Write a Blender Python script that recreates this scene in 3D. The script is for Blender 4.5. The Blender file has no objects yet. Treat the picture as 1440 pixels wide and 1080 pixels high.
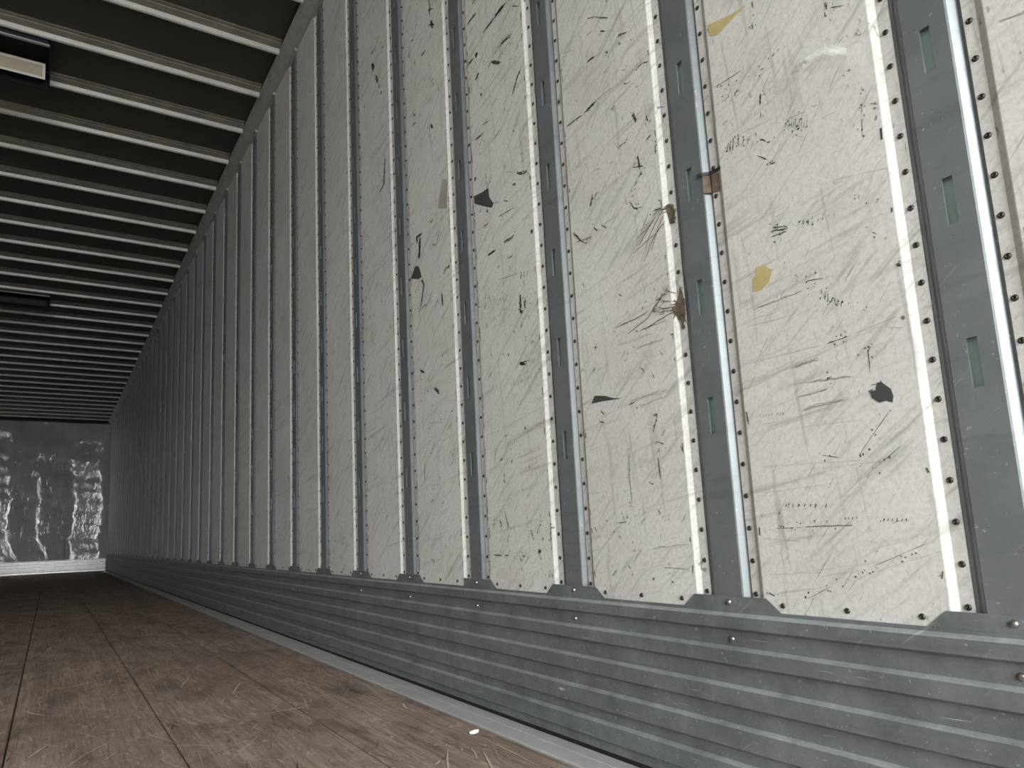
import bpy, bmesh, math, random
from mathutils import Matrix, Vector
random.seed(7)
SC = bpy.context.scene
COL = SC.collection

# ------------------------------------------------------------------ camera, sky, light, exposure
cam_d = bpy.data.cameras.new('camera')
cam = bpy.data.objects.new('camera', cam_d); COL.objects.link(cam)
cam_d.sensor_fit = 'HORIZONTAL'; cam_d.sensor_width = 36.0; cam_d.lens = 24.378
cam_d.shift_x = 0.05195; cam_d.shift_y = 0.04415
cam_d.clip_start = 0.02; cam_d.clip_end = 200
CAM_Z = 0.4502
M = Matrix(((0.86379077, -0.04162284, -0.50212852), (-0.50235666, -0.14783491, -0.85192877), (-0.03877243, 0.98813581, -0.14860795)))
cam.matrix_world = Matrix.Translation((0, 0, CAM_Z)) @ M.to_4x4()
SC.camera = cam

REAR = -2.9                        # open rear end of the trailer (m behind the camera)
w = bpy.data.worlds.new('overcast'); SC.world = w; w.use_nodes = True
bg = w.node_tree.nodes['Background']
bg.inputs['Strength'].default_value = 1.0
_tc = w.node_tree.nodes.new('ShaderNodeTexCoord'); _sx = w.node_tree.nodes.new('ShaderNodeSeparateXYZ'); _cr = w.node_tree.nodes.new('ShaderNodeValToRGB')
w.node_tree.links.new(_tc.outputs['Generated'], _sx.inputs[0]); w.node_tree.links.new(_sx.outputs['Z'], _cr.inputs[0]); w.node_tree.links.new(_cr.outputs[0], bg.inputs['Color'])
_cr.color_ramp.elements[0].color = (0.405, 0.41, 0.413, 1); _cr.color_ramp.elements[1].color = (1.18, 1.2, 1.215, 1)   # overcast: the zenith is three times the horizon
portal_d = bpy.data.lights.new('doorway_portal', 'AREA'); portal_d.shape = 'RECTANGLE'
portal_d.size = 2.52; portal_d.size_y = 2.95; portal_d.cycles.is_portal = True
portal = bpy.data.objects.new('doorway_portal', portal_d); COL.objects.link(portal)
portal.location = (-0.29, REAR, 1.49); portal.rotation_euler = (math.radians(90), 0, 0)
vs = SC.view_settings
vs.view_transform = 'Standard'; vs.look = 'None'; vs.gamma = 1.0; vs.use_curve_mapping = False
vs.exposure = 4.7

# ------------------------------------------------------------------ constants (metres)
PITCH = 0.4
W = 0.9788           # right wall face
WL = -1.56           # left wall face
Y_END = 15.656       # end wall
Y_POST0 = 0.398
T = 0.0055           # how far the riveted panel flanges are set back
ROOF = 2.984
def yc(k): return Y_POST0 + PITCH * k
K_MIN, K_MAX = -9, 37
ORD = ['first', 'second', 'third', 'fourth', 'fifth', 'sixth', 'seventh', 'eighth', 'ninth', 'tenth', 'eleventh', 'twelfth', 'thirteenth', 'fourteenth', 'fifteenth', 'sixteenth']

# ------------------------------------------------------------------ materials
class NT:
    def __init__(self, name):
        self.m = bpy.data.materials.new(name); self.m.use_nodes = True
        self.t = self.m.node_tree; self.b = self.t.nodes['Principled BSDF']
        g = self.t.nodes.new('ShaderNodeNewGeometry'); self.pos = g.outputs['Position']
    def n(self, kind, **kw):
        x = self.t.nodes.new(kind)
        for k, v in kw.items(): setattr(x, k, v)
        return x
    def l(self, a, b): self.t.links.new(a, b)
    def dot(self, src, v):
        d = self.n('ShaderNodeVectorMath', operation='DOT_PRODUCT'); self.l(src, d.inputs[0]); d.inputs[1].default_value = v
        return d.outputs['Value']
    def coords(self, a, b, c=(0, 0, 0)):
        k = self.n('ShaderNodeCombineXYZ')
        for i, v in enumerate((a, b, c)): self.l(self.dot(self.pos, v), k.inputs[i])
        return k.outputs[0]
    def noise(self, vec, scale, detail=3, rough=0.55, dist=0.0):
        x = self.n('ShaderNodeTexNoise'); self.l(vec, x.inputs['Vector'])
        x.inputs['Scale'].default_value = scale; x.inputs['Detail'].default_value = detail
        x.inputs['Roughness'].default_value = rough; x.inputs['Distortion'].default_value = dist
        return x.outputs['Fac']
    def ramp(self, f, lo, hi, a=0.0, b=1.0):
        x = self.n('ShaderNodeMapRange'); self.l(f, x.inputs['Value'])
        x.inputs['From Min'].default_value = lo; x.inputs['From Max'].default_value = hi
        x.inputs['To Min'].default_value = a; x.inputs['To Max'].default_value = b
        return x.outputs['Result']
    def mul(self, a, b, op='MULTIPLY'):
        x = self.n('ShaderNodeMath', operation=op); self.l(a, x.inputs[0])
        if isinstance(b, (int, float)): x.inputs[1].default_value = b
        else: self.l(b, x.inputs[1])
        return x.outputs[0]
    def mix(self, f, a, b, mode='MIX'):
        x = self.n('ShaderNodeMix', data_type='RGBA', blend_type=mode); self.l(f, x.inputs[0])
        for s, v in ((x.inputs[6], a), (x.inputs[7], b)):
            if isinstance(v, tuple): s.default_value = (*v, 1)
            else: self.l(v, s)
        return x.outputs[2]
    def bump(self, h, strength, dist):
        x = self.n('ShaderNodeBump'); self.l(h, x.inputs['Height'])
        x.inputs['Strength'].default_value = strength; x.inputs['Distance'].default_value = dist
        self.l(x.outputs[0], self.b.inputs['Normal'])
    def fin(self, col, rough, metal=0.0, spec=0.5):
        for s, v in (('Base Color', col), ('Roughness', rough), ('Metallic', metal)):
            if isinstance(v, tuple): self.b.inputs[s].default_value = (*v, 1)
            elif isinstance(v, (int, float)): self.b.inputs[s].default_value = v
            else: self.l(v, self.b.inputs[s])
        self.b.inputs['Specular IOR Level'].default_value = spec
        return self.m

def mat_panel():
    t = NT('white_panel_paint')
    def lines(dy, dz, al, ac, det=4, seed=0.0):           # fine scratches running along (dy, dz)
        h = math.hypot(dy, dz); dy, dz = dy / h, dz / h
        k = t.n('ShaderNodeCombineXYZ'); t.l(t.dot(t.pos, (0, dy * al, dz * al)), k.inputs[0]); t.l(t.dot(t.pos, (0, -dz * ac, dy * ac)), k.inputs[1]); k.inputs[2].default_value = seed
        return t.noise(k.outputs[0], 1.0, det, 0.65, 0.35)
    n1 = t.noise(t.pos, 3.2, 4, 0.6)
    m2 = t.noise(t.pos, 5.1, 3, 0.6)
    c = t.mix(t.ramp(n1, 0.35, 0.7), (0.748, 0.746, 0.716), (0.66, 0.655, 0.622))
    dg = lines(-0.78, 0.62, 5, 70); hz = lines(-1.0, 0.16, 4, 75, seed=3.3); vt = lines(0.06, 1.0, 4, 60, seed=7.1); d2 = lines(-0.6, 0.8, 10, 180, 3, 5.0)
    c = t.mix(t.mul(t.mul(t.ramp(dg, 0.54, 0.76), t.ramp(m2, 0.3, 0.6)), 0.8), c, (0.24, 0.25, 0.225))
    c = t.mix(t.mul(t.mul(t.ramp(hz, 0.55, 0.77), t.ramp(m2, 0.65, 0.35)), 0.9), c, (0.26, 0.24, 0.205))
    c = t.mix(t.mul(t.ramp(vt, 0.58, 0.78), 0.6), c, (0.28, 0.27, 0.25))
    c = t.mix(t.mul(t.mul(t.ramp(d2, 0.63, 0.70), t.ramp(n1, 0.38, 0.58)), 0.55), c, (0.13, 0.125, 0.115))
    pock = t.noise(t.coords((0, 60, 0), (0, 0, 42)), 1.0, 4, 0.65, 0.8)
    mask = t.ramp(t.noise(t.pos, 4.7, 3), 0.44, 0.62)
    c = t.mix(t.mul(t.mul(t.ramp(pock, 0.64, 0.68), mask), 0.85), c, (0.075, 0.073, 0.068))
    tan = t.ramp(t.noise(t.coords((0, 6, 0), (0, 0, 9)), 1.0, 4, 0.7, 0.5), 0.58, 0.75)
    c = t.mix(t.mul(tan, 0.4), c, (0.44, 0.385, 0.29))
    fine = t.noise(t.pos, 150, 3, 0.7)
    c = t.mix(t.ramp(fine, 0.4, 0.75, 0, 0.32), c, (0.28, 0.275, 0.26))
    t.bump(t.noise(t.pos, 5.5, 2, 0.4), 0.3, 0.010)
    return t.fin(c, t.ramp(n1, 0.3, 0.7, 0.5, 0.65))

def mat_galv(name, base, light, metal, rough):
    t = NT(name)
    n1 = t.noise(t.pos, 13, 6, 0.75); n2 = t.noise(t.coords((1, 0, 0), (0, 3, 0), (0, 0, 40)), 1.0, 4, 0.6)
    c = t.mix(t.ramp(n1, 0.3, 0.75), base, light)
    c = t.mix(t.mul(t.ramp(n2, 0.55, 0.8), 0.4), c, tuple(x * 0.55 for x in base))
    sp = t.noise(t.pos, 110, 3, 0.7)
    c = t.mix(t.mul(t.ramp(sp, 0.66, 0.72), 0.35), c, tuple(min(1, x * 3) for x in light))
    sc = t.noise(t.coords((0, -9, 7), (0, 90, 110)), 1.0, 2, 0.5, 0.4)
    c = t.mix(t.mul(t.ramp(sc, 0.70, 0.76), 0.22), c, tuple(min(1, x * 2.2) for x in light))
    t.bump(t.noise(t.pos, 40, 3), 0.08, 0.003)
    return t.fin(c, t.ramp(n1, 0.3, 0.7, rough - 0.06, rough + 0.08), metal)

def mat_floor():
    t = NT('worn_hardwood')
    strip = t.n('ShaderNodeTexWhiteNoise', noise_dimensions='2D')
    # laminated strips about 32 mm wide, joints along the length
    fx = t.n('ShaderNodeMath', operation='FLOOR'); t.l(t.dot(t.pos, (1 / 0.032, 0, 0)), fx.inputs[0])
    yy = t.mul(t.dot(t.pos, (0, 1 / 0.9, 0)), t.mul(fx.outputs[0], 0.37), 'ADD'); fy = t.n('ShaderNodeMath', operation='FLOOR'); t.l(yy, fy.inputs[0])
    cb = t.n('ShaderNodeCombineXYZ'); t.l(fx.outputs[0], cb.inputs[0]); t.l(fy.outputs[0], cb.inputs[1]); t.l(cb.outputs[0], strip.inputs['Vector'])
    grain = t.noise(t.coords((110, 0, 0), (0, 5.0, 0)), 1.0, 5, 0.7, 0.4)
    big = t.noise(t.pos, 2.6, 5, 0.7)
    c = t.mix(t.ramp(big, 0.3, 0.7), (0.25, 0.186, 0.147), (0.44, 0.345, 0.28))
    c = t.mix(t.mul(t.ramp(grain, 0.42, 0.7), 0.75), c, (0.13, 0.094, 0.072))
    c = t.mix(t.ramp(strip.outputs['Value'], 0, 1, 0, 0.35), c, (0.16, 0.112, 0.085))
    for (ax, ay), (bx_, by), lo, k, col in (((26, 3), (-3, 9), 0.56, 0.75, (0.53, 0.42, 0.335)), ((60, 8), (-6, 22), 0.60, 0.7, (0.62, 0.52, 0.43)), ((44, -12), (8, 16), 0.60, 0.6, (0.55, 0.45, 0.37))):
        wear = t.noise(t.coords((ax, ay, 0), (bx_, by, 0)), 1.0, 6, 0.75, 0.9)
        c = t.mix(t.mul(t.ramp(wear, lo, lo + 0.13), k), c, col)
    dirt = t.noise(t.coords((9, 0, 0), (0, 3.2, 0)), 1.0, 5, 0.65, 0.6)
    c = t.mix(t.mul(t.ramp(dirt, 0.5, 0.68), 0.75), c, (0.10, 0.08, 0.066))
    d2 = t.noise(t.coords((40, 3, 0), (-2, 14, 0)), 1.0, 4, 0.7, 0.6)
    c = t.mix(t.mul(t.ramp(d2, 0.58, 0.72), 0.6), c, (0.075, 0.058, 0.048))
    t.bump(t.mul(grain, dirt, 'ADD'), 0.5, 0.004)
    return t.fin(c, t.ramp(grain, 0.3, 0.7, 0.7, 0.85), 0.0, 0.2)

def mat_plain(name, col, rough, metal=0.0, var=0.25, scale=14, spec=0.5):
    t = NT(name)
    n1 = t.noise(t.pos, scale, 4, 0.65)
    c = t.mix(t.ramp(n1, 0.3, 0.75), col, tuple(x * (1 - var) for x in col))
    return t.fin(c, rough, metal, spec)

def mat_steel_end():
    t = NT('crinkled_end_sheet')
    n1 = t.noise(t.pos, 2.5, 4, 0.6)
    c = t.mix(t.ramp(n1, 0.3, 0.7), (0.56, 0.565, 0.54), (0.40, 0.405, 0.385))
    t.bump(t.noise(t.coords((7, 0, 0), (0, 0, 4.0)), 1.0, 4, 0.65, 0.8), 0.5, 0.014)
    return t.fin(c, 0.10, 0.0, 0.85)

PANEL = mat_panel()
POST = mat_galv('galvanised_post', (0.225, 0.252, 0.263), (0.29, 0.318, 0.33), 0.58, 0.43)
SCUFF = mat_galv('galvanised_scuff', (0.125, 0.141, 0.147), (0.245, 0.268, 0.274), 0.3, 0.55)
SILL = mat_galv('aluminium_sill', (0.47, 0.46, 0.445), (0.58, 0.57, 0.555), 0.3, 0.5)
LEDGE_LIT = mat_galv('painted_ledge_light', (0.20, 0.225, 0.228), (0.46, 0.50, 0.50), 0.3, 0.42)  # paler liner metal: light on the upward ledges painted into the colour
BOW = mat_plain('bare_aluminium_bow', (0.60, 0.59, 0.565), 0.45, 0.2, 0.25, 8)
BOWD = mat_plain('brown_bow_flange', (0.27, 0.245, 0.21), 0.6, 0.1, 0.4, 12)
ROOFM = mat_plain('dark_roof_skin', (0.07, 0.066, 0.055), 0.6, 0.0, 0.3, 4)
RAIL = mat_plain('dark_rail', (0.42, 0.42, 0.395), 0.55, 0.2, 0.3, 20)
SKIN = mat_plain('green_primer_skin', (0.50, 0.69, 0.64), 0.6, 0.0, 0.15)
RIVET = mat_plain('dark_rivet_steel', (0.075, 0.07, 0.065), 0.4, 0.6, 0.3, 200)
RIVET_S = mat_plain('shiny_rivet_steel', (0.45, 0.45, 0.44), 0.22, 0.9, 0.3, 200)
BLACK = mat_plain('black_scuff', (0.045, 0.046, 0.044), 0.6)
GREYM = mat_plain('grey_scuff', (0.13, 0.128, 0.12), 0.6)
LIGHTM = mat_plain('faint_scuff', (0.42, 0.41, 0.385), 0.55)
STAIN = mat_plain('tan_stain', (0.46, 0.43, 0.37), 0.55)
RUST = mat_plain('brown_stain', (0.25, 0.19, 0.125), 0.7)
YELL = mat_plain('yellow_tape_residue', (0.58, 0.50, 0.22), 0.55)
SLATE = mat_plain('torn_spot_slate', (0.07, 0.078, 0.08), 0.5)
FRAY = mat_plain('frayed_brown_tape', (0.20, 0.155, 0.11), 0.85, 0, 0.6, 90)
HOUSING = mat_plain('black_lamp_housing', (0.015, 0.015, 0.017), 0.6)
LENS = mat_plain('aged_lamp_lens', (0.50, 0.445, 0.345), 0.4, 0, 0.12)
LENSRIM = mat_plain('white_lens_rim', (0.80, 0.79, 0.74), 0.4, 0, 0.1)
WOOD = mat_floor()
UNDER = mat_plain('dark_joint', (0.02, 0.017, 0.014), 0.9)
GOUGE = mat_plain('fresh_wood_gouge', (0.62, 0.52, 0.43), 0.7, 0, 0.3, 60)
GOUGE_M = mat_plain('old_wood_scratch', (0.36, 0.285, 0.23), 0.8, 0, 0.3, 60)
GOUGE_D = mat_plain('dark_floor_scuff', (0.085, 0.068, 0.056), 0.8, 0, 0.3, 60)
PAPER = mat_plain('white_paper', (0.85, 0.83, 0.78), 0.6, 0, 0.06)
CHIP = mat_plain('pale_metal_scratch', (0.50, 0.54, 0.55), 0.4, 0.3, 0.3, 60)
ENDM = mat_steel_end()
KICK = mat_plain('bright_kick_aluminium', (0.55, 0.55, 0.54), 0.28, 0.7, 0.25)
ASPHALT = mat_plain('outside_asphalt', (0.16, 0.16, 0.155), 0.9)

# ------------------------------------------------------------------ mesh helpers
def mesh(name, verts, faces, mats, idx=None, smooth=False):
    me = bpy.data.meshes.new(name); me.from_pydata(verts, [], faces); me.validate()
    for m in (mats if isinstance(mats, (list, tuple)) else [mats]): me.materials.append(m)
    if idx is not None:
        for p, i in zip(me.polygons, idx): p.material_index = i
    if smooth:
        for p in me.polygons: p.use_smooth = True
    me.update(); return me
def obj(name, me, parent=None, loc=(0, 0, 0)):
    o = bpy.data.objects.new(name, me); COL.objects.link(o); o.location = loc
    if parent is not None: o.parent = parent
    return o
def struct(o): o['kind'] = 'structure'; return o
def tag(o, label, cat, group=None):
    o['label'] = label; o['category'] = cat
    if group: o['group'] = group
    return o
def extrude_y(prof, y0, y1, closed=True, caps=True):      # prof: (x, z)
    n = len(prof); v = [(x, y0, z) for x, z in prof] + [(x, y1, z) for x, z in prof]
    f = [(i, (i + 1) % n, n + (i + 1) % n, n + i) for i in range(n if closed else n - 1)]
    if caps and closed: f += [tuple(range(n))[::-1], tuple(range(n, 2 * n))]
    return v, f
def extrude_z(prof, z0, z1, closed=True):                 # prof: (x, y)
    n = len(prof); v = [(x, y, z0) for x, y in prof] + [(x, y, z1) for x, y in prof]
    f = [(i, (i + 1) % n, n + (i + 1) % n, n + i) for i in range(n if closed else n - 1)]
    if closed: f += [tuple(range(n))[::-1], tuple(range(n, 2 * n))]
    return v, f
def extrude_x(prof, x0, x1):                              # prof: (y, z)
    n = len(prof); v = [(x0, y, z) for y, z in prof] + [(x1, y, z) for y, z in prof]
    f = [(i, (i + 1) % n, n + (i + 1) % n, n + i) for i in range(n)] + [tuple(range(n))[::-1], tuple(range(n, 2 * n))]
    return v, f
def box(x0, x1, y0, y1, z0, z1):
    return extrude_z([(x0, y0), (x1, y0), (x1, y1), (x0, y1)], z0, z1)
class MB:
    def __init__(self): self.v, self.f, self.i = [], [], []
    def add(self, vf, mi=0):
        o = len(self.v); self.v += vf[0]; self.f += [tuple(a + o for a in q) for q in vf[1]]; self.i += [mi] * len(vf[1])
    def mesh(self, name, mats, smooth=False):
        me = mesh(name, self.v, self.f, mats, self.i, smooth)
        bm = bmesh.new(); bm.from_mesh(me); bmesh.ops.recalc_face_normals(bm, faces=bm.faces); bm.to_mesh(me); bm.free()
        return me
def rivet_vf(c, r, h, seg, hole=True, axis=-1):           # a domed rivet on a wall facing -X (axis -1) 
    rings = [(1.0, 0.0), (0.86, 0.6), (0.5, 1.0)] + ([(0.42, 1.0), (0.36, 0.15)] if hole else [])
    v = []; f = []
    for rr, hh in rings:
        for s in range(seg):
            a = 2 * math.pi * s / seg
            v.append((c[0] + axis * h * hh, c[1] + r * rr * math.cos(a), c[2] + r * rr * math.sin(a)))
    for q in range(len(rings) - 1):
        for s in range(seg):
            f.append((q * seg + s, q * seg + (s + 1) % seg, (q + 1) * seg + (s + 1) % seg, (q + 1) * seg + s))
    f.append(tuple((len(rings) - 1) * seg + s for s in range(seg)))
    return v, f
def ribbon(pts, wd, normal, lift, taper=True):
    """a flat tapering mark along pts, wd wide, lying on a surface with the given normal"""
    P = [Vector(p) for p in pts]; n = Vector(normal); v = []; f = []
    for i, p in enumerate(P):
        d = (P[min(i + 1, len(P) - 1)] - P[max(i - 1, 0)])
        if d.length < 1e-6: d = Vector((0, 0, 1))
        s = d.normalized().cross(n).normalized()
        k = 0.5 * wd * (0.35 if taper and i in (0, len(P) - 1) and len(P) > 2 else random.uniform(0.75, 1.15))
        v += [tuple(p + s * k + n * lift), tuple(p - s * k + n * lift)]
    for i in range(len(P) - 1): f.append((2 * i, 2 * i + 1, 2 * i + 3, 2 * i + 2))
    return v, f
def jagged(a, b, n, amp):
    a = Vector(a); b = Vector(b); out = []
    for i in range(n + 1):
        q = a.lerp(b, i / n)
        if 0 < i < n: q = q + Vector((0, random.uniform(-amp, amp), random.uniform(-amp, amp)))
        out.append(q)
    return out

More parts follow.
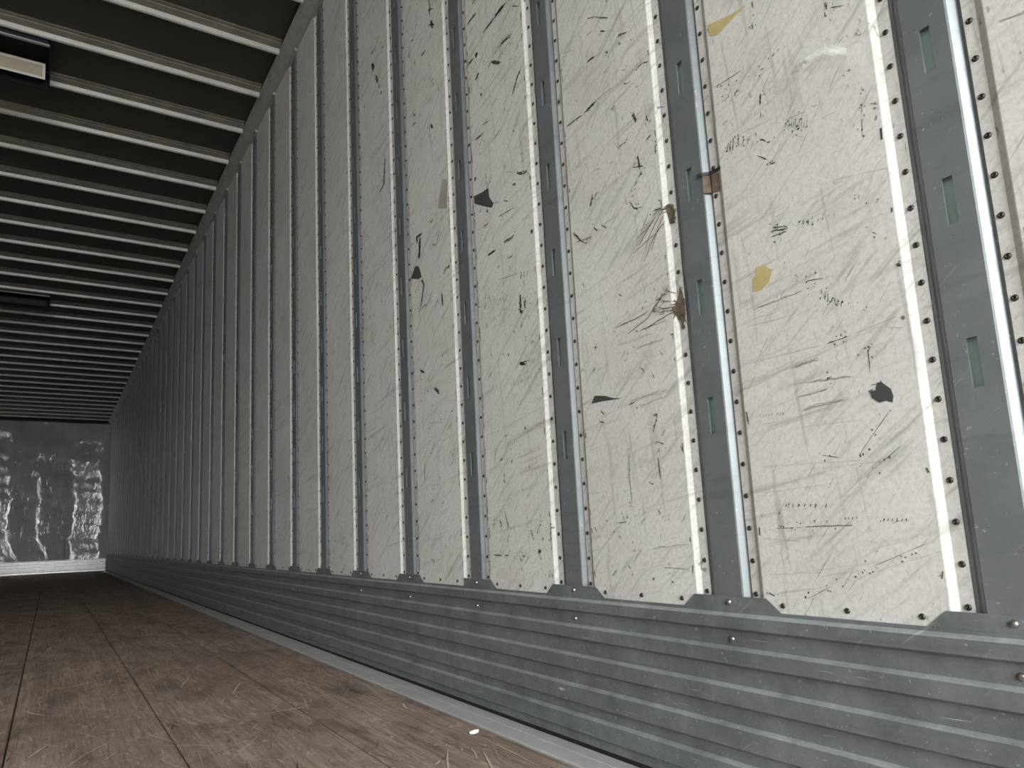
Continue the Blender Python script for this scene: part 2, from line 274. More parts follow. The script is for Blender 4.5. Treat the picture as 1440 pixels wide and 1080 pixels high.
STROKES = '''
Py 0 728 1333 686 1320 648 1314 680 1308 708 1301 725 1310
g 2.8 637 1312 637 1299
g 2.8 637 1289 638 1282
b 4.6 641 1274 640 1262
g 2.4 520 1225 518 1210
b 1.2 513 1209 494 1198
g 2.4 522 1208 522 1198
g 1.8 660 1188 656 1187
g 1.8 649 1186 629 1185
g 2.6 621 1195 619 1196
g 2.2 613 1194 609 1198
g 2.2 604 1198 601 1201
g 1.7 593 1195 590 1198
g 1.4 724 1210 672 1207
g 1.9 714 1184 702 1183
b 1.9 715 1176 678 1176
b 2.6 641 1148 643 1124
g 2.2 644 1116 645 1104
g 1.2 605 1077 570 1073
b 2.2 656 1072 645 1066 636 1055
b 1.7 659 1046 642 1030
l 1.1 539 955 527 935
l 1.3 543 946 467 927
s 1.8 546 1047 468 1049
s 1.8 524 1073 467 1080
g 1.1 485 1063 486 1050
g 1.1 487 1039 489 1022
g 1.1 490 1015 493 987
g 1.4 477 1031 466 1023
g 1.4 475 1022 468 1019
b 2 649 910 622 903
b 2 646 915 622 907
b 2 650 901 623 899
g 1.2 647 891 631 885
b 1.6 610 906 598 906
g 1.4 509 908 508 900
g 1.7 506 890 491 889
g 1.3 497 846 491 840
g 1.4 504 857 501 854
l 1.6 649 998 592 1018
l 1.2 593 1046 575 1032 588 1016
l 1.6 679 937 626 939
l 2 640 929 623 931
l 1.2 551 1097 536 1123
l 1.7 682 1099 608 1091
g 1.9 714 1082 711 1094
b 1.9 709 1079 705 1099
b 1.8 703 1078 699 1100
b 1.8 699 1074 694 1100
g 1.8 692 1079 689 1096
g 1.8 683 1078 680 1089
g 1.8 674 1075 671 1087
b 1.8 666 1071 663 1085
b 1.9 595 899 593 906
b 1.9 588 895 586 903
b 1.9 582 894 579 904
g 1.9 572 894 570 898
g 1.9 565 893 563 897
g 1.8 555 893 554 897
g 1.8 547 891 545 895
g 1 605 1063 603 1073
g 1 601 1061 598 1071
g 1 597 1059 594 1070
g 1 592 1057 590 1068
g 1 588 1055 586 1066
g 1 584 1053 581 1064
g 1 580 1051 577 1062
g 1 576 1049 573 1060
g 1 571 1047 569 1058
Py 0 683 861 668 860 654 846 663 829 679 821 692 823 692 844 684 849
b 1.1 602 810 574 805
b 1.5 602 810 593 800
b 1.8 584 793 581 787
g 1.7 528 744 520 739
s 4.6 707 795 603 798
l 1.8 728 708 588 706
g 2.1 588 706 539 710
l 1.6 539 710 481 718
g 3.2 472 792 463 784
r 5 474 713 471 715
g 2.6 530 686 517 686
g 1.3 523 681 524 654
Pb 0 528 623 520 624 517 634 511 634 505 627 500 622 498 612 500 603 508 607 517 606 526 614
g 1.3 542 632 517 632
l 1 542 630 544 617
l 1.6 702 604 677 604
l 1.2 725 616 657 614
g 1 507 590 537 557 552 539
g 0.9 551 505 499 542
l 1.3 591 476 553 507
g 1.4 608 544 583 537
l 1 577 472 551 497 544 470
s 5 641 684 586 689
s 4 636 657 535 649
s 4.8 633 616 559 620
s 3.6 639 635 585 639
g 1.8 591 651 579 657
l 1.5 712 769 627 764
l 1.6 706 779 658 777
l 1 717 537 550 530
l 1 717 495 595 501
l 0.9 644 523 512 526
l 1.3 636 590 543 586
s 1.9 498 708 474 701
b 1.5 580 783 578 789
b 1.5 576 772 573 784
b 1.4 572 767 570 777
b 1.4 566 765 564 772
g 1.4 562 762 560 771
g 1.4 557 759 556 766
g 1.4 553 754 551 762
g 1.4 542 754 541 757
g 1.2 699 615 697 620
g 1.2 694 615 692 619
g 1.2 689 615 687 619
g 1.2 684 614 682 619
g 1.2 679 614 677 618
g 1.2 674 614 672 618
g 1.2 669 613 667 617
g 1.2 664 613 662 617
b 1.9 676 471 674 476
b 1.9 672 470 670 476
b 1.9 664 470 663 476
b 1.9 655 470 653 475
b 1.8 645 469 643 475
b 1.8 636 469 634 474
b 1.8 628 468 626 474
b 1.8 619 468 617 473
b 1.8 612 467 610 473
g 1.5 697 439 654 439
g 1.7 647 440 576 440
l 1 593 348 581 363 556 375
g 1 656 334 594 366 479 415
s 1.4 556 375 466 404
l 1.5 722 424 657 418
g 3.1 721 341 711 336
g 2.6 556 375 554 377
l 1.4 720 367 611 374
g 1.4 473 373 467 374
g 1.7 585 448 584 452
g 1.7 580 448 579 452
g 1.7 575 448 574 452
g 1.7 568 448 567 452
b 1.6 536 444 535 449
b 1.6 532 444 530 448
b 1.6 527 444 525 448
b 1.6 521 444 519 448
b 1.5 515 443 513 448
b 1.5 509 443 507 447
b 1.5 503 443 502 447
r 2.7 1036 1569 999 1548
g 4 1007 1553 968 1522
r 4.8 1040 1528 1013 1526
g 3.3 996 1511 975 1494
r 2.9 1125 1538 1057 1522
b 4.7 1045 1467 1012 1464
b 4.4 945 1464 922 1454
g 3.1 911 1430 909 1430
b 3.2 1123 1358 1090 1357 1058 1355
b 5.3 1062 1356 1020 1363
r 2.2 1020 1363 963 1363
g 1.8 940 1349 920 1343
g 2.1 908 1359 885 1362 867 1353
b 4.1 923 1280 913 1248
b 3.4 887 1253 883 1231
g 2.4 909 1323 899 1322
g 4.6 983 1452 973 1445
l 5.8 999 1404 972 1417
l 2.8 1059 1544 1053 1520
l 2.1 1035 1504 1046 1431
r 1.9 960 1392 930 1376
g 2.6 1304 1800 1266 1772
b 5.2 1325 1554 1295 1595 1268 1611
b 4.1 916 1180 914 1147
g 3 935 1163 902 1150
g 3 924 1134 903 1142
l 2 893 1124 894 1094
b 5.8 1050 1162 1066 1131
b 3.5 1040 1157 1055 1145
g 3.1 948 1099 938 1078 916 1071
b 3.5 1126 1107 1100 1072 1074 1054
g 2.8 1114 1077 1052 1067
g 4.5 1057 1088 1045 1074
g 2.7 1037 1087 1016 1066
r 2.9 864 1047 904 1024 952 1008
r 2.4 868 1009 907 999 954 987
r 2.5 886 1038 923 1006 942 991
g 3.8 893 1052 864 1047
l 2 920 979 933 962
g 2.4 866 883 904 873
g 2.3 876 883 911 860 902 845 861 837
r 2.3 867 871 895 859 860 845
r 2.5 911 860 956 855 1035 853
r 2.9 862 829 953 828
s 4.2 863 813 1033 816
s 4 865 796 986 796
g 5.4 875 798 865 796
g 2.9 1106 980 1100 966
g 2.6 1000 923 989 909
g 3.9 953 828 959 832
g 2.1 971 1225 941 1225
b 3.9 870 1187 871 1156
Pb 0 1103 711 1091 726 1060 720 1038 711 1012 706 1044 708 1068 710
g 3.4 1077 692 1064 681
g 3.4 1085 672 1066 662
l 3.8 1001 695 883 699
l 2.9 984 678 895 688
g 2.4 938 657 921 659 936 623
g 2.4 938 610 905 597
l 2.1 1011 597 1006 495
g 1.5 1005 592 1006 495
g 2.4 929 587 926 532
g 2.9 952 530 944 528
l 2.5 1034 493 992 488
g 2.1 1054 458 1019 461
g 4.8 966 351 962 354
g 3.7 922 349 914 347
s 2.6 941 374 868 372
s 2.7 959 409 873 417
b 3 924 737 922 728
g 2.7 869 592 868 578
b 6.2 1491 1949 1475 1944
b 5.1 1524 1903 1471 1904
b 5.8 1444 1822 1386 1826
b 12 1386 1826 1329 1829
b 15.1 1488 1781 1476 1776
b 7.1 1531 1775 1501 1782
g 9.2 1408 1709 1364 1677
b 6.9 1494 1708 1468 1720
b 9.7 1473 1651 1461 1647
g 6.3 1371 1730 1315 1727
g 6.1 1526 1713 1528 1685
b 4.9 1466 1666 1462 1666
r 3.6 1424 1586 1382 1596
g 3.7 1469 1556 1433 1553
g 4.1 1514 1865 1493 1873
b 7.4 1738 2145 1738 2090
b 4.9 1753 2119 1718 2098
b 11 1736 2067 1726 2035
g 4.8 1756 2069 1710 2040
g 7.5 1811 1995 1778 1993
r 10.3 1859 1998 1850 1997
b 8.8 1875 1819 1857 1819
b 6.2 1885 1791 1859 1789
b 8.1 1760 1726 1745 1704
g 6.6 1875 2092 1857 2088
g 6.3 2215 2271 2164 2267
g 6 2117 2230 2091 2226
b 17.2 2206 2226 2185 2192
g 12.2 2170 2154 2150 2112
g 12.1 2140 2096 2139 2090
b 11.9 2126 2059 2123 2054
g 6.4 2282 2104 2282 2085
b 8.4 2103 1813 2120 1694 2184 1678
g 5.5 1515 1534 1466 1532
b 6.9 1327 1346 1270 1319
l 4.8 1378 1376 1327 1347
Pb 0 1525 1354 1528 1376 1484 1368 1454 1366 1452 1340 1433 1312 1442 1304 1487 1330
b 2.5 1433 1315 1401 1298
b 9.1 1467 1304 1460 1304
g 3 1420 1266 1334 1259
b 5.3 1395 1187 1341 1186
b 6.2 1473 1182 1427 1184
g 2.9 1383 1139 1357 1138
g 2.9 1381 1126 1367 1105
l 4.6 1435 1099 1335 1085
b 7.9 1336 1030 1336 990
g 6.7 1319 1016 1319 985
b 11 1520 1423 1511 1423
b 8.9 1277 1167 1270 1168
g 6 1344 1319 1329 1318
g 4.9 1385 1300 1363 1288
Ps 0 1701 1511 1670 1496 1677 1407 1734 1432
b 7.7 1871 1365 1881 1398 1839 1395
b 11.7 1857 1388 1869 1301
Pb 0 1932 1277 1893 1307 1870 1295 1854 1256 1878 1256
g 7.3 1861 1252 1839 1225 1867 1153
b 7.4 1717 1221 1670 1230
g 4.8 1786 1410 1763 1411
g 4.7 1780 1335 1747 1322
g 9 1727 1163 1724 1120
b 7.8 1343 993 1330 980
g 6.7 1340 948 1335 950
b 8.8 1355 859 1327 852
g 4.3 1300 848 1296 849
l 4.4 1354 835 1356 814
g 7.6 1349 694 1342 696
b 4.6 1459 629 1447 632
l 4.7 1479 669 1483 620
g 4 1446 603 1445 560
g 3.8 1493 1001 1490 981
g 6.1 1479 909 1474 910
g 6.9 1401 890 1396 891
g 5.7 1370 941 1366 943
b 7.9 1886 962 1852 946
g 6.4 1877 927 1871 928
b 8.9 1795 886 1764 864
g 6.2 1839 884 1834 885
g 7.4 1735 977 1741 968
g 7 1697 796 1691 798
l 4.3 1852 788 1745 773
l 7.7 1871 677 1876 604
b 4.6 1524 394 1438 391
b 9.8 1316 403 1310 400
g 4.4 1383 391 1373 390
g 4.8 1473 482 1464 458
g 4.1 1506 474 1496 465
'''
# ------------------------------------------------------------------ outside ground
gv, gf = box(-30, 30, -30, 12, -1.35, -1.25)
struct(obj('ground', mesh('ground', gv, gf, ASPHALT)))

# ------------------------------------------------------------------ floor
fv, ff = box(WL, W + 0.02, REAR, Y_END, -0.04, -0.012)
floor = struct(obj('floor', mesh('floor', fv, ff, UNDER)))
SEAMS = [0.887, 0.600, 0.266, -0.068, -0.402, -0.736, -1.070, -1.404, WL]
for i in range(len(SEAMS) - 1):
    x1, x0 = SEAMS[i] - 0.0018, SEAMS[i + 1] + 0.0018
    dz = random.uniform(-0.0012, 0.0012); c = 0.0025
    prof = [(x0, -0.012), (x1, -0.012), (x1, dz - c), (x1 - c, dz), (x0 + c, dz), (x0, dz - c)]
    v, f = extrude_y(prof, REAR, Y_END - 0.002)
    obj('floor_board', mesh('floor_board', v, f, WOOD), floor)
v, f = box(W + 0.0002, W + 0.034, REAR, Y_END, -0.04, 0.06); obj('dark_gap_backing', mesh('dark_gap_backing', v, f, UNDER), floor)  # added dark backing that keeps the gap under the scuff liner black
gm = MB()
for _ in range(2400):
    y = 0.7 + 7 * random.random() ** 1.6; x = random.uniform(-1.0, 0.85)
    L = random.choice((0.012, 0.02, 0.03, 0.05, 0.09, 0.2)) * random.uniform(0.6, 1.4); a = random.gauss(0.15, 0.35)
    if random.random() < 0.2: a = random.uniform(-1.5, 1.5)
    p = [(x, y, 0.0)]; steps = random.choice((2, 3, 4))
    for s in range(steps):
        x += math.sin(a) * L / steps; y += math.cos(a) * L / steps; a += random.gauss(0, 0.09); p.append((x, y, 0.0))
    if max(q[0] for q in p) > 0.87: continue
    gm.add(ribbon(p, random.uniform(0.0008, 0.0028) * random.choice((1, 1, 1, 2.0)), (0, 0, 1), 0.0014), random.choice((0, 0, 1, 1, 2)))
go = obj('wood_gouges', gm.mesh('wood_gouges', [GOUGE, GOUGE_M, GOUGE_D]), floor); go['kind'] = 'stuff'
sv, sf = extrude_y([(0.888, -0.012), (W - 0.004, -0.012), (W - 0.004, 0.002), (0.940, 0.003), (0.936, 0.0015), (0.932, 0.003), (0.893, 0.003), (0.888, 0.001)], REAR, Y_END - 0.002)
struct(obj('trim_1', mesh('floor_sill', sv, sf, SILL)))

# ------------------------------------------------------------------ right wall: outer skin, panels, posts
bx = W + 0.0145
wv, wf = box(bx, bx + 0.02, REAR, Y_END, 0.05, ROOF)
wall = struct(obj('wall_right', mesh('outer_skin', wv, wf, SKIN)))
Z0, Z1 = 0.29, 2.955
pp = [(W + T + 0.0035, 0.042), (W + T, 0.0422), (W + T, 0.0572), (W + 0.0006, 0.0652), (W, 0.067), (W, PITCH - 0.067), (W + 0.0006, PITCH - 0.0652), (W + T, PITCH - 0.0572), (W + T, PITCH - 0.0422), (W + T + 0.0035, PITCH - 0.042)]
v, f = extrude_z(pp, Z0, Z1, closed=True)
panel_me = MB(); panel_me.add((v, f)); panel_me = panel_me.mesh('wall_panel', PANEL)
# the panel with the dent near its top is drawn with a finer face there
DENT = [(0.609, 1.131), (0.584, 1.135), (0.558, 1.148), (0.530, 1.142), (0.500, 1.121), (0.476, 1.128)]
def dent(y, z):
    best = 9; sgn = 1; along = 0
    for i, (a, b) in enumerate(zip(DENT, DENT[1:])):
        ay, az = a; by_, bz = b; L2 = (by_ - ay) ** 2 + (bz - az) ** 2
        u = max(0, min(1, ((y - ay) * (by_ - ay) + (z - az) * (bz - az)) / L2)); d = math.hypot(y - ay - u * (by_ - ay), z - az - u * (bz - az))
        if d < best: best = d; sgn = 1 if z < az + u * (bz - az) else -1; along = (i + u) / (len(DENT) - 1)
    env = math.sin(math.pi * min(1, max(0, 0.08 + 0.84 * along)))
    return 0.004 * env * (math.exp(-best / 0.035) if sgn > 0 else math.exp(-(best / 0.007) ** 2))
dm = MB(); yA, yB = 0.067, PITCH - 0.067; zA, zB = 1.02, 1.36; gy, gz = 40, 52
half = [(W + T + 0.0035, 0.042), (W + T, 0.0422), (W + T, 0.0572), (W + 0.0006, 0.0652), (W, 0.067)]
for pr in (half, [(x, PITCH - y) for x, y in half]): dm.add(extrude_z(pr, Z0, Z1, closed=False))
for a_, b_ in ((Z0, zA), (zB, Z1)): dm.add(([(W, yA, a_), (W, yB, a_), (W, yB, b_), (W, yA, b_)], [(0, 1, 2, 3)]))
dm.add(([(W - dent(Y_POST0 + yA + (yB - yA) * i / gy, zA + (zB - zA) * j / gz), yA + (yB - yA) * i / gy, zA + (zB - zA) * j / gz) for j in range(gz + 1) for i in range(gy + 1)],
        [(j * (gy + 1) + i, j * (gy + 1) + i + 1, (j + 1) * (gy + 1) + i + 1, (j + 1) * (gy + 1) + i) for j in range(gz) for i in range(gy)]))
dented_me = dm.mesh('wall_panel_dented', PANEL, False)
riv_me = MB(); riv_me.add(rivet_vf((0, 0, 0), 0.0044, 0.0024, 8)); riv_me = riv_me.mesh('rivet', RIVET, True)
rivs_me = MB(); rivs_me.add(rivet_vf((0, 0, 0), 0.0052, 0.0036, 8, False)); rivs_me = rivs_me.mesh('rivet', RIVET_S, True)
KM = {'b': 0, 'g': 1, 'l': 2, 's': 3, 'r': 4}
MARKS = [BLACK, GREYM, LIGHTM, STAIN, RUST, YELL, SLATE]
marks = {}
def marks_for(k): return marks.setdefault(k, MB())
def panel_of(y): return math.floor((y - Y_POST0) / PITCH)
N = (-1, 0, 0)
LIFT = {'b': .0006, 'g': .0005, 'r': .0004, 's': .0003, 'l': .0003}
def draw(mb, P, wd, kind):
    """a ragged rubbed mark: a blob if it is short, else a few thin broken strands side by side"""
    length = sum((Vector(a) - Vector(b)).length for a, b in zip(P, P[1:]))
    if length < 1.6 * wd:
        c = sum((Vector(q) for q in P), Vector()) / len(P); n = 7; r = [wd * random.uniform(0.3, 0.62) for _ in range(n)]; a0 = random.random()
        mb.add(([(W - LIFT[kind], c.y + r[i] * math.cos(a0 + 6.283 * i / n), c.z + r[i] * 1.2 * math.sin(a0 + 6.283 * i / n)) for i in range(n)], [tuple(range(n))]), KM[kind]); return
    def at(u):
        u = max(0, min(1, u)) * length
        for a, b in zip(P, P[1:]):
            l = (Vector(a) - Vector(b)).length
            if u <= l + 1e-9: return Vector(a).lerp(Vector(b), u / max(l, 1e-9))
            u -= l
        return Vector(P[-1])
    strands = max(1, min(8, round(wd / 0.0014)))
    for s in range(strands):
        off = Vector((0, random.uniform(-.4, .4) * wd, random.uniform(-.4, .4) * wd)) if strands > 1 else Vector()
        u0 = random.uniform(0, 0.25) if strands > 1 else 0.0; u1 = random.uniform(0.7, 1.0) if strands > 1 else 1.0
        n = max(3, min(14, int(length / 0.004)))
        Q = [tuple(at(u0 + (u1 - u0) * i / n) + off + Vector((0, random.uniform(-.25, .25) * wd, random.uniform(-.25, .25) * wd))) for i in range(n + 1)]
        wl = wd * (0.9 if strands == 1 else 0.75 if strands == 2 else 0.5 if strands < 5 else 0.36)
        if kind in 'lsr': wl *= 0.7
        seg = [Q[0]]
        for i in range(1, n + 1):                         # broken where the rub skipped
            seg.append(Q[i])
            if i == n or random.random() < (0.22 if kind in 'bg' else 0.08):
                if len(seg) > 1 and random.random() < 0.85: mb.add(ribbon(seg, wl * random.uniform(.6, 1.1), N, LIFT[kind]), KM[kind])
                seg = [Q[i]]
    if kind in 'bg' and length > 0.008:                   # specks thrown off beside it
        for q in range(int(2 + length / 0.009)):
            c = at(random.random()) + Vector((0, random.gauss(0, 0.005), random.gauss(0, 0.006))); r0 = random.uniform(0.0005, 0.0015)
            mb.add(([(W - 0.0005, c.y + r0 * math.cos(a) * random.uniform(.6, 1.4), c.z + r0 * math.sin(a) * random.uniform(.8, 1.8)) for a in (0.4, 1.7, 2.9, 4.1, 5.3)], [(0, 1, 2, 3, 4)]), KM[random.choice('bgg')])
for ln in STROKES.strip().split('\n'):
    q = ln.split(); kind = q[0]; wd = float(q[1]) / 1000; c = [int(a) / 1000 for a in q[2:]]
    P = [(W, c[i], c[i + 1]) for i in range(0, len(c), 2)]
    k = panel_of(sum(p[1] for p in P) / len(P))
    P = [(W, min(max(p[1], yc(k) + 0.068), yc(k + 1) - 0.068), p[2]) for p in P]
    mb = marks_for(k)
    if kind[0] == 'P':
        n = len(P); fr = [(W - 0.0006, p[1], p[2]) for p in P]; bk = [(W + 0.0004, p[1], p[2]) for p in P]
        ff_ = [tuple(range(n))] + [(i, (i + 1) % n, n + (i + 1) % n, n + i) for i in range(n)]
        nm = {'y': ('tape_residue', YELL, 'yellow tape residue'), 'b': ('torn_patch', SLATE, 'dark torn patch'), 's': ('stain', STAIN, 'tan stain')}[kind[1]]
        marks.setdefault('patch', []).append((k, nm, fr + bk, ff_))
    else:
        draw(mb, P, wd, kind)
def rnd_marks(k, n):
    mb = marks_for(k); y0, y1 = yc(k) + 0.07, yc(k + 1) - 0.07
    for _ in range(n):
        z = random.uniform(0.34, 2.7); y = random.uniform(y0, y1)
        if random.random() < 0.35: y = y0 + abs(random.gauss(0, 0.05)) if random.random() < .5 else y1 - abs(random.gauss(0, 0.05))
        L = random.choice((0.004, 0.006, 0.01, 0.02, 0.045)) * random.uniform(0.7, 1.4); a = random.choice((0.65, 0.65, 0.7, 1.57, 0.2))
        a += random.gauss(0, 0.15); y2 = y - math.cos(a) * L; z2 = z + math.sin(a) * L
        if not (y0 < y < y1 and y0 < y2 < y1): continue
        kd = random.choice('bggglll' if L < 0.02 else 'ggllllb')
        if k < 1 and kd == 'b': kd = 'l'
        draw(mb, [(W, y, z), (W, y2, z2)], random.uniform(0.0012, 0.0042), kd)
        if k > 1 and random.random() < 0.03:                        # a row of rub ticks
            for t in range(random.randint(4, 9)):
                yy = y - 0.009 * (t + 1); h = random.uniform(0.003, 0.012)
                if yy < y0: break
                mb.add(ribbon([(W, yy, z + 0.001 * t), (W, yy - 0.001, z + 0.001 * t + h)], 0.0014, N, 0.0005), KM[random.choice('bgg')])
    for e, s in ((y0 - 0.001, 1), (y1 + 0.001, -1)):      # chafed panel edges
        for _ in range(n // 3):
            z = random.uniform(0.35, 2.8)
            mb.add(ribbon([(W, e + s * random.uniform(0, 0.003), z), (W, e + s * random.uniform(0, 0.003), z + random.uniform(0.003, 0.02))], random.uniform(0.001, 0.003), N, 0.0005), KM[random.choice('bgg')])
DENS = {-1: 20, 0: 18, 1: 50, 2: 190, 3: 210, 4: 200, 5: 160, 6: 140, 7: 120, 8: 110, 9: 90, 10: 80, 11: 70, 12: 60, 13: 50}
panels = {}
ZR = [0.3354 + 0.0525 * i for i in range(50)]
for k in range(K_MIN, K_MAX + 1):
    o = obj('wall_panel', dented_me if k == 0 else panel_me, wall, (0, yc(k), 0)); panels[k] = o
    if k in DENS: rnd_marks(k, DENS[k])
    if k in marks:
        mo = obj('scuff_marks', marks[k].mesh('scuff_marks', MARKS), o, (0, -yc(k), 0)); mo['kind'] = 'stuff'
    spots = [(W + T, s, z) for z in ZR for s in (0.0487, PITCH - 0.0487)] + [(W, s, 0.3206) for s in (0.101, 0.2, 0.301)]
    if -1 <= k <= 2:
        for s in spots: obj('rivet', riv_me, o, s)
    elif 2 < k < 20:
        rm = MB()
        for s in spots: rm.add(rivet_vf(s, 0.0044, 0.0024, 6, False))
        ro = obj('rivets', rm.mesh('rivets', RIVET), o); ro['kind'] = 'stuff'
for k, nm, v, f in marks['patch']:
    m = MB(); m.add((v, f)); o = obj(nm[0], m.mesh(nm[0], nm[1]), panels[k], (0, -yc(k), 0)); o['label'] = nm[2]

# slotted post, face flush with the panels, drawn about its own centre line
SLOTS = [0.604 + 0.2132 * n for n in range(11)]; SH, SW_ = 0.0628, 0.0063
pm = MB(); zb, zt = 0.29, 2.955
def q4(a, b, c, d): pm.add(([a, b, c, d], [(0, 1, 2, 3)]))
def strip(p, q):                                          # (x, y) pairs from bottom to top
    q4((p[0], p[1], zb), (q[0], q[1], zb), (q[0], q[1], zt), (p[0], p[1], zt))
XF = W + T + 0.0045
prof = [(XF, -0.062), (XF, -0.0375), (W + 0.0012, -0.0288), (W, -0.0265), (W, -SW_)]
for a, b in zip(prof, prof[1:]): strip(a, b); strip((b[0], -b[1]), (a[0], -a[1]))
zz = zb
for s in SLOTS + [zt]:
    q4((W, -SW_, zz), (W, SW_, zz), (W, SW_, s), (W, -SW_, s)); zz = s + SH
for s in SLOTS:                                           # the thickness of the sheet round each slot
    x2 = W + 0.0035
    c = [(-SW_, s), (SW_, s), (SW_, s + SH), (-SW_, s + SH)]
    for (y0, a0), (y1, a1) in zip(c, c[1:] + c[:1]): q4((W, y0, a0), (W, y1, a1), (x2, y1, a1), (x2, y0, a0))
post_me = pm.mesh('wall_post', POST)
bmx = bmesh.new(); bmx.from_mesh(post_me); bmesh.ops.remove_doubles(bmx, verts=bmx.verts, dist=1e-5); bmesh.ops.recalc_face_normals(bmx, faces=bmx.faces); bmx.to_mesh(post_me); bmx.free()
v, f = box(W + 0.0108, W + 0.0122, -0.024, 0.024, 0.32, 2.93); strip_me = mesh('backing_strip', v, f, SKIN)
for k in range(K_MIN, K_MAX + 2):
    if yc(k) > Y_END - 0.05: break
    if k < 0: obj('wall_post', post_me, wall, (0, yc(k), 0)); continue
    o = obj('wall_post', post_me, None, (0, yc(k), 0))
    if k < 14: obj('backing_strip', strip_me, o)['label'] = 'pale green strip behind the slots'
    if k == 0: lab = 'dark galvanised slotted wall post, widest and nearest, by the right edge'
    elif k < 16: lab = 'dark galvanised slotted wall post, %s from the near right end of the white wall' % ORD[k]
    else: lab = 'thin dim wall post far down the white wall, close to the shiny end wall'
    tag(o, lab, 'post', 'slotted posts along the wall')

# ------------------------------------------------------------------ corrugated scuff liner along the foot of the wall
base = struct(obj('baseboard_right', None)); base.empty_display_size = 0.1
X0, X1 = W - 0.002, W - 0.011
RB = [(0.301, 0.277), (0.247, 0.2196), (0.1866, 0.155), (0.1242, 0.0885), (0.0654, 0.030)]
zp = [(X0, 0.309)]
for hi, lo in RB: zp += [(X0, hi + 0.0025), (X1, hi - 0.0025), (X1, lo + 0.0025), (X0, lo - 0.0025)]
zp += [(X0, 0.010)]
cuts = [REAR, 1.663 - 2.4, 1.663, 4.063, 6.463, 8.863, 11.263, 13.663, Y_END - 0.005]
for a, b in zip(cuts, cuts[1:]):
    m = MB(); a2, b2 = a + 0.0006, b - 0.0006
    back = [(x + 0.0012, z) for x, z in zp[::-1]]
    ev, ef = extrude_y(zp + back, a2, b2)
    m.add((ev, ef)); 
    for q in range(5): m.i[1 + 4 * q] = 1                # ledges facing up get the paler colour, as if catching light
    o = obj('scuff_section', m.mesh('scuff_section', [SCUFF, LEDGE_LIT]), base)
    for k in range(K_MIN, K_MAX + 2):
        y = yc(k)
        if not a < y < b - 0.01: continue
        tp = [(X0, max(y - 0.096, a2), 0.3088), (X0, max(y - 0.071, a2), 0.3302), (X0, min(y + 0.071, b2), 0.3302), (X0, min(y + 0.096, b2), 0.3088)]
        tm = MB(); tm.add((tp + [(X0 + 0.0012, q[1], q[2]) for q in tp], [(0, 1, 2, 3)] + [(i, (i + 1) % 4, 4 + (i + 1) % 4, 4 + i) for i in range(4)] + [(7, 6, 5, 4)]))
        obj('tab', tm.mesh('tab', SCUFF), o)
        if -1 <= k < 12:
            for z in (0.3206, 0.2614): obj('rivet', rivs_me, o, (X0, y, z))
sm = MB()
def scuff_x(z):
    for hi, lo in RB:
        if lo + 0.0025 <= z <= hi - 0.0035: return X1
    return X0
for _ in range(300):
    y = 0.35 + 7.5 * random.random() ** 1.8
    if random.random() < 0.5: hi, lo = random.choice(RB); z = random.uniform(lo + 0.005, hi - 0.006)
    else: j = random.randrange(4); z = random.uniform(RB[j + 1][0] + 0.006, RB[j][1] - 0.005)
    x = scuff_x(z); L = random.choice((0.002, 0.003, 0.004, 0.008, 0.025)) * random.uniform(.7, 1.4); dz = random.uniform(-0.002, 0.002) if L > 0.006 else random.uniform(-0.004, 0.004)
    sm.add(ribbon(jagged((x, y, z), (x, y + L, z + dz), 2, 0.0004), random.uniform(0.0005, 0.0013), N, 0.0004))
for y, z, L, wd in ((3.11, 0.19, 0.0, 0.012), (1.235, 0.1105, 0.022, 0.006), (1.10, 0.0655, 0.01, 0.005), (1.64, 0.0900, 0.03, 0.004)):
    if L: sm.add(ribbon(jagged((scuff_x(z), y, z), (scuff_x(z), y + L, z), 3, 0.001), wd, N, 0.0006))
so = obj('pale_scratches', sm.mesh('pale_scratches', CHIP), base); so['kind'] = 'stuff'

# ------------------------------------------------------------------ left wall (outside the frame) with the same ribs
lp = []
for k in range(K_MIN, K_MAX + 1):
    y = yc(k); lp += [(WL, y - 0.027), (WL, y + 0.027), (WL - T - .004, y + 0.038), (WL - T, y + 0.042), (WL - T, y + 0.057), (WL, y + 0.066), (WL, y + PITCH - 0.066), (WL - T, y + PITCH - 0.057), (WL - T, y + PITCH - 0.042), (WL - T - .004, y + PITCH - 0.038)]
lp = [p for p in lp if p[1] < Y_END]
v, f = extrude_z(lp, 0.30, ROOF, closed=False)
idx = [0 if 4 <= i % 10 <= 7 or (i % 10 == 3) else 1 for i in range(len(f))]
struct(obj('wall_left', mesh('wall_left', v, f, [PANEL, POST], idx)))
zl = [(WL + W - x, z) for x, z in zp]
v, f = extrude_y(zl, REAR, Y_END - 0.005, closed=False); struct(obj('baseboard_left', mesh('baseboard_left', v, f, SCUFF)))

# ------------------------------------------------------------------ roof skin, rails, bows, lamps
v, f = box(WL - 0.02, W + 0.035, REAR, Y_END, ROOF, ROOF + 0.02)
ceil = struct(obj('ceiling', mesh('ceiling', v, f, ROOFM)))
rp = [(W + 0.012, 2.914), (W - 0.006, 2.914), (W - 0.010, 2.918), (0.924, 2.954), (0.918, 2.958), (0.918, 2.962), (0.945, 2.963), (W + 0.012, 2.963)]
v, f = extrude_y(rp, REAR, Y_END - 0.01)
rail = struct(obj('trim_2', mesh('roof_rail_right', v, f, RAIL)))
for k in range(0, 26):
    m = MB(); y = yc(k); m.add(box(W - 0.0115, W + 0.004, y - 0.072, y + 0.072, 2.900, 2.9185))
    obj('post_cap', m.mesh('post_cap', RAIL), rail)
rr = MB()
for k in range(0, 24):
    for d in (0.03, 0.2):
        rr.add(rivet_vf((0.930, 3.24 + PITCH * (k - 4) + d, 2.949), 0.006, 0.003, 6, False))
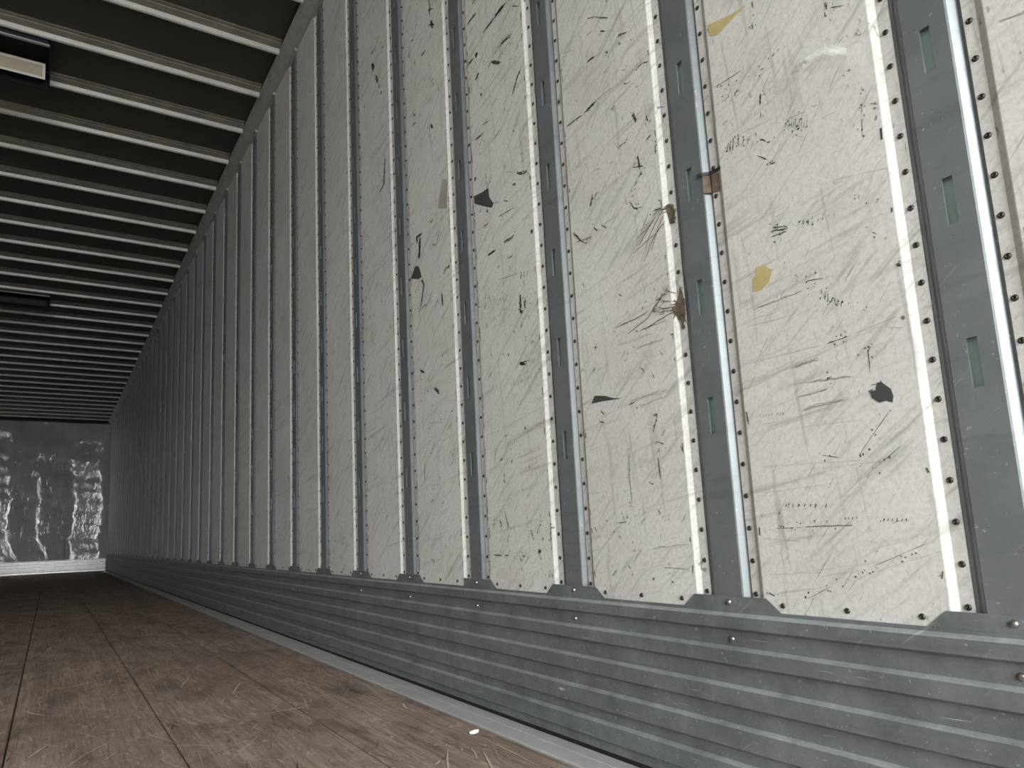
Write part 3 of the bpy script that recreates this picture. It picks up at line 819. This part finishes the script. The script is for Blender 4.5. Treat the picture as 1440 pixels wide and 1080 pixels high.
ro = obj('rivets', rr.mesh('rivets', RIVET_S), rail); ro['kind'] = 'stuff'
v, f = extrude_y([(WL + W - x, z) for x, z in rp], REAR, Y_END - 0.01)
struct(obj('trim_3', mesh('roof_rail_left', v, f, RAIL)))

# roof bow: flange against the roof, web facing the doors, narrow bottom lip
bp = [(-0.058, ROOF), (-0.058, ROOF - 0.004), (-0.052, ROOF - 0.007), (-0.040, ROOF - 0.0075), (-0.037, ROOF - 0.012), (-0.007, 2.963), (-0.002, 2.944), (0.004, 2.940), (0.012, 2.940), (0.014, 2.944), (0.004, 2.948), (-0.002, ROOF)]
v, f = extrude_x(bp, WL + (W - 0.920) + 0.002, 0.9185)
bm_ = MB(); bm_.add((v, f))
for q in range(5): bm_.i[q] = 1  # flange and slope faces take the darker brown material
bow_me = bm_.mesh('roof_bow', [BOW, BOWD])
for i in range(-16, 31):
    y = 3.24 + PITCH * i
    if i < 0: obj('roof_bow', bow_me, ceil, (0, y, 0)); continue
    o = obj('roof_bow', bow_me, None, (0, y, 0))
    if i == 0: lab = 'pale metal roof bow crossing the top of the view, nearest of the row'
    elif i == 1: lab = 'pale metal roof bow directly in front of the nearest ceiling lamp'
    elif i < 12: lab = 'pale metal roof bow, %s from the nearest one along the dark ceiling' % ORD[i]
    else: lab = 'thin dim roof bow deep in the dark far ceiling near the end wall'
    tag(o, lab, 'roof bow', 'roof bows across the ceiling')

def lamp(y, label, lens_m=LENS, rim_m=LENSRIM, say='yellowed lens'):
    r = obj('ceiling_lamp', None, None, (0, y, 0)); r.empty_display_size = 0.1
    tag(r, label, 'lamp', 'ceiling lamps')
    xr, xl = -0.104, -1.25
    m = MB(); y0, y1, za, zb_ = 0.028, 0.36, 2.918, 2.880
    end = [(y0, ROOF - 0.004), (y0, za), (y1, zb_), (y1, ROOF - 0.004)]
    m.add(extrude_x(end, xr - 0.006, xr)); m.add(extrude_x(end, xl, xl + 0.006))
    m.add(extrude_x([(y0, ROOF - 0.004), (y0, za), (y0 + 0.006, za), (y0 + 0.006, ROOF - 0.004)], xl, xr))
    m.add(extrude_x([(y1 - 0.006, ROOF - 0.004), (y1 - 0.006, zb_), (y1, zb_), (y1, ROOF - 0.004)], xl, xr))
    m.add(extrude_x([(y0, ROOF - 0.006), (y0, ROOF - 0.004), (y1, ROOF - 0.004), (y1, ROOF - 0.006)], xl, xr))
    obj('housing', m.mesh('housing', HOUSING), r)
    m = MB(); m.add(extrude_x([(y0 - 0.004, za - 0.004), (y0 - 0.004, za + 0.004), (y0 + 0.008, za + 0.003), (y0 + 0.008, za - 0.005)], xl, xr)); obj('front_lip', m.mesh('front_lip', RAIL), r)
    A, B = Vector((0, 0.212, 2.934)), Vector((0, 0.264, 2.878))          # slanted lens, top and bottom edge
    d = (B - A).normalized(); n = Vector((0, -d.z, d.y)) * -1
    if n.y > 0: n = -n
    def slab(a, b, x0, x1, h0, h1):
        p = [a + n * h0, b + n * h0, b + n * h1, a + n * h1]
        return extrude_x([(q.y, q.z) for q in p], x0, x1)
    L1, L0 = -0.124, xl + 0.02
    m = MB(); m.add(slab(A, B, L0, L1, -0.012, 0)); lens = obj('lens', m.mesh('lens', lens_m), r); lens['label'] = say
    m = MB(); u = 0.011
    m.add(slab(A, A + d * u, L0, L1, 0, 0.004)); m.add(slab(B - d * u, B, L0, L1, 0, 0.004))
    m.add(slab(A + d * u, B - d * u, L1 - 0.012, L1, 0, 0.004)); m.add(slab(A + d * u, B - d * u, L0, L0 + 0.012, 0, 0.004))
    obj('rim', m.mesh('rim', rim_m), r)
lamp(3.64, 'nearest ceiling lamp with a pale yellowed lens in a black housing')
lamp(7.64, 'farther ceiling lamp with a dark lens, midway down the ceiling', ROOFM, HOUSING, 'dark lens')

# ------------------------------------------------------------------ end wall: crinkled sheet over a ribbed kick plate
nx, nz = 150, 160; v = []; f = []
ph = [random.uniform(0, 6.28) for _ in range(12)]
for j in range(nz + 1):
    z = 0.24 + (2.93 - 0.24) * j / nz
    for i in range(nx + 1):
        x = WL + (W - WL) * i / nx
        d = 0.0; xs = x + 0.03 * math.sin(4.1 * z + ph[1]) + 0.014 * math.sin(13 * z + ph[2]) + 0.01 * math.sin(29 * z + ph[4]) - (0.35 * max(0, 0.85 - z) if x < 0.25 else 0.0)
        for q, c0 in enumerate((-1.25, -0.72, -0.24, 0.36, 0.84)):       # soft vertical creases, slopes alternate between them
            d += (-1) ** q * 0.13 * math.sqrt((xs - c0) ** 2 + 0.03 ** 2)
        d = d * 0.9 - 0.145 + 0.002 * math.sin(9 * z + ph[3] + 4 * x)
        v.append((x, Y_END - 0.05 + d, z))
for j in range(nz):
    for i in range(nx):
        a = j * (nx + 1) + i; f.append((a, a + 1, a + nx + 2, a + nx + 1))
end = struct(obj('wall_end', mesh('wall_end', v, f, ENDM, None, True)))
YK = Y_END - 0.07
kp = [(Y_END, 0.0), (YK, 0.0)]
for z in (0.03, 0.085, 0.14, 0.195): kp += [(YK, z), (YK - 0.013, z + 0.012), (YK - 0.013, z + 0.028), (YK, z + 0.04)]
kp += [(YK, 0.24), (Y_END, 0.24)]
v, f = extrude_x(kp, WL, W - 0.012); m = MB(); m.add((v, f)); obj('kick_plate', m.mesh('kick_plate', KICK), end)
v, f = box(WL, W, Y_END + 0.0, Y_END + 0.02, -0.04, ROOF); m = MB(); m.add((v, f)); obj('backing_sheet', m.mesh('backing_sheet', ENDM), end)
m = MB(); m.add(box(W - 0.022, W - 0.0005, Y_END - 0.10, Y_END - 0.002, 0.0, ROOF)); obj('corner_angle', m.mesh('corner_angle', RAIL), end)
m = MB(); m.add(box(WL, W - 0.023, Y_END - 0.11, Y_END - 0.002, 2.925, ROOF)); obj('header_strip', m.mesh('header_strip', HOUSING), end)

# ------------------------------------------------------------------ loose bits
def surf(y):                                              # how deep the panel edge lies at y beside the second post
    d = abs(y - yc(1))
    return W + (T if d < 0.057 else T * max(0, (0.067 - d) / 0.010))
def fray(name, outline, strands, label, flakes):
    o0 = Vector((W, outline[0][0], outline[0][1]))
    r = obj(name, None, None, o0); r.empty_display_size = 0.05
    tag(r, label, 'torn tape')
    n = len(outline); cx = sum(p[0] for p in outline) / n; cz = sum(p[1] for p in outline) / n
    m = MB(); back = [(cx + (p[0] - cx) * 0.8, cz + (p[1] - cz) * 0.9) for p in outline]
    vv = [tuple(Vector((surf(p[0]) - random.uniform(0.0008, 0.002), p[0], p[1])) - o0) for p in back] + [tuple(Vector((surf(p[0]) + 0.001, p[0], p[1])) - o0) for p in back]
    m.add((vv, [tuple(range(n))] + [(i, (i + 1) % n, n + (i + 1) % n, n + i) for i in range(n)]))
    for q in range(flakes):                               # crumpled flakes of tape
        a, b = outline[random.randrange(n)], outline[random.randrange(n)]; u = random.random()
        y, z = a[0] + (b[0] - a[0]) * u, a[1] + (b[1] - a[1]) * u
        y = cx + (y - cx) * 0.85; z = cz + (z - cz) * 0.9
        an = random.gauss(1.2, 0.6); L = random.uniform(0.008, 0.022); P = []
        for i in range(4):
            yy, z2 = y + math.cos(an) * L * (i / 3 - .5), z + math.sin(an) * L * (i / 3 - .5)
            P.append(Vector((surf(yy) - 0.0012 - random.uniform(0, 0.0035), yy, z2)) - o0); an += random.gauss(0, .3)
        m.add(ribbon(P, random.uniform(0.0015, 0.004), N, 0.0))
    obj('clump', m.mesh('clump', FRAY), r)
    for s in strands:
        P = [Vector((surf(a) - 0.0012, a, b)) - o0 for a, b in s]
        Q = [P[0].lerp(P[0], 0)]
        for a, b in zip(P, P[1:]):
            for i in range(1, 4): Q.append(a.lerp(b, i / 3) + Vector((random.uniform(-.0012, 0), random.uniform(-.0012, .0012), random.uniform(-.0012, .0012))))
        vv = []; fs = []; m = MB()
        for i, p in enumerate(Q):
            rad = 0.0009 * (1 - 0.6 * i / len(Q))
            for q in range(4):
                an = q * math.pi / 2; vv.append(tuple(p + Vector((math.cos(an) * rad, 0.5 * math.sin(an) * rad, math.sin(an) * rad))))
        for i in range(len(Q) - 1):
            for q in range(4): fs.append((4 * i + q, 4 * i + (q + 1) % 4, 4 * i + 4 + (q + 1) % 4, 4 * i + 4 + q))
        m.add((vv, fs)); obj('strand', m.mesh('strand', FRAY), r)
fray('frayed_tape', [(0.863, 0.846), (0.859, 0.856), (0.842, 0.885), (0.837, 0.858), (0.838, 0.82), (0.846, 0.808), (0.861, 0.833)],
     [[(0.86, 0.85), (0.885, 0.852), (0.90, 0.864), (0.885, 0.876), (0.866, 0.892)], [(0.862, 0.845), (0.89, 0.848), (0.905, 0.86), (0.93, 0.845), (0.98, 0.83)], [(0.862, 0.84), (0.90, 0.835), (0.935, 0.825)], [(0.85, 0.87), (0.868, 0.884), (0.876, 0.899)], [(0.86, 0.86), (0.88, 0.866), (0.895, 0.879)]],
     'larger clump of frayed brown tape on the second post edge', 34)
fray('frayed_tape', [(0.863, 1.047), (0.845, 1.045), (0.840, 1.030), (0.843, 1.008), (0.857, 1.009)],
     [[(0.866, 1.04), (0.89, 1.02), (0.915, 0.985)], [(0.866, 1.015), (0.895, 0.995), (0.92, 0.96)], [(0.866, 1.045), (0.88, 1.045), (0.887, 1.04)], [(0.866, 1.03), (0.886, 1.0), (0.9, 0.975)]],
     'smaller frayed brown tape above the larger clump on the second post edge', 16)
# a strap end bent over the near edge of the second post
c1 = yc(1); o0 = Vector((W, c1 - 0.03, 1.066)); r = obj('strap_scrap', None, None, o0); r.empty_display_size = 0.05
tag(r, 'brown strap scrap wrapped over the near edge of the second post', 'torn tape')
path = [(W - 0.0015, c1 - 0.018), (W - 0.0015, c1 - 0.0295), (W + T + 0.001, c1 - 0.040), (W + T - 0.0012, c1 - 0.044), (W + T - 0.0014, c1 - 0.058), (W - 0.0012, c1 - 0.068)]
def bent(z0, z1, th, drop):
    v = []
    for i, (x, y) in enumerate(path):
        for z in (z0, z1):
            for e in (0, th): v.append((x - e - o0.x, y - o0.y, z - drop * i / 5 - o0.z))
    f = []
    for i in range(len(path) - 1):
        a = 4 * i; b = a + 4
        f += [(a + 1, a + 3, b + 3, b + 1), (a, b, b + 2, a + 2), (a, a + 1, b + 1, b), (a + 2, b + 2, b + 3, a + 3)]
    f += [(0, 2, 3, 1), (len(v) - 4, len(v) - 3, len(v) - 1, len(v) - 2)]
    return v, f
m = MB(); m.add(bent(1.064, 1.070, 0.0022, 0.006)); obj('strap', m.mesh('strap', BLACK), r)
m = MB(); path = path[1:5]; path = [path[0], path[1], path[2], path[3], path[3], path[3]][:4] + [(path[3][0], path[3][1] - 0.001), (path[3][0], path[3][1] - 0.002)]
m.add(bent(1.030, 1.063, 0.0006, 0.010)); obj('residue', m.mesh('residue', FRAY), r)['label'] = 'brown glue residue below the strap'
def scrap(x, y, z, s, label):
    m = MB(); n = 7; top = []; 
    for i in range(n):
        a = 2 * math.pi * i / n; r = s * random.uniform(0.7, 1.1)
        top.append((r * math.cos(a) * 1.3, r * math.sin(a) * 0.8, 0.002 + 0.003 * math.cos(2 * a)))
    vv = top + [(p[0] * 0.96, p[1] * 0.96, 0.0) for p in top] + [(0, 0, 0.006)]
    m.add((vv, [(i, (i + 1) % n, 2 * n) for i in range(n)] + [(i, (i + 1) % n, n + (i + 1) % n, n + i) for i in range(n)] + [tuple(range(n, 2 * n))]))
    tag(obj('paper_scrap', m.mesh('paper_scrap', PAPER), None, (x, y, z)), label, 'scrap')
scrap(0.851, 1.428, 0.0015, 0.011, 'small white paper scrap on the brown floor beside the grey sill')
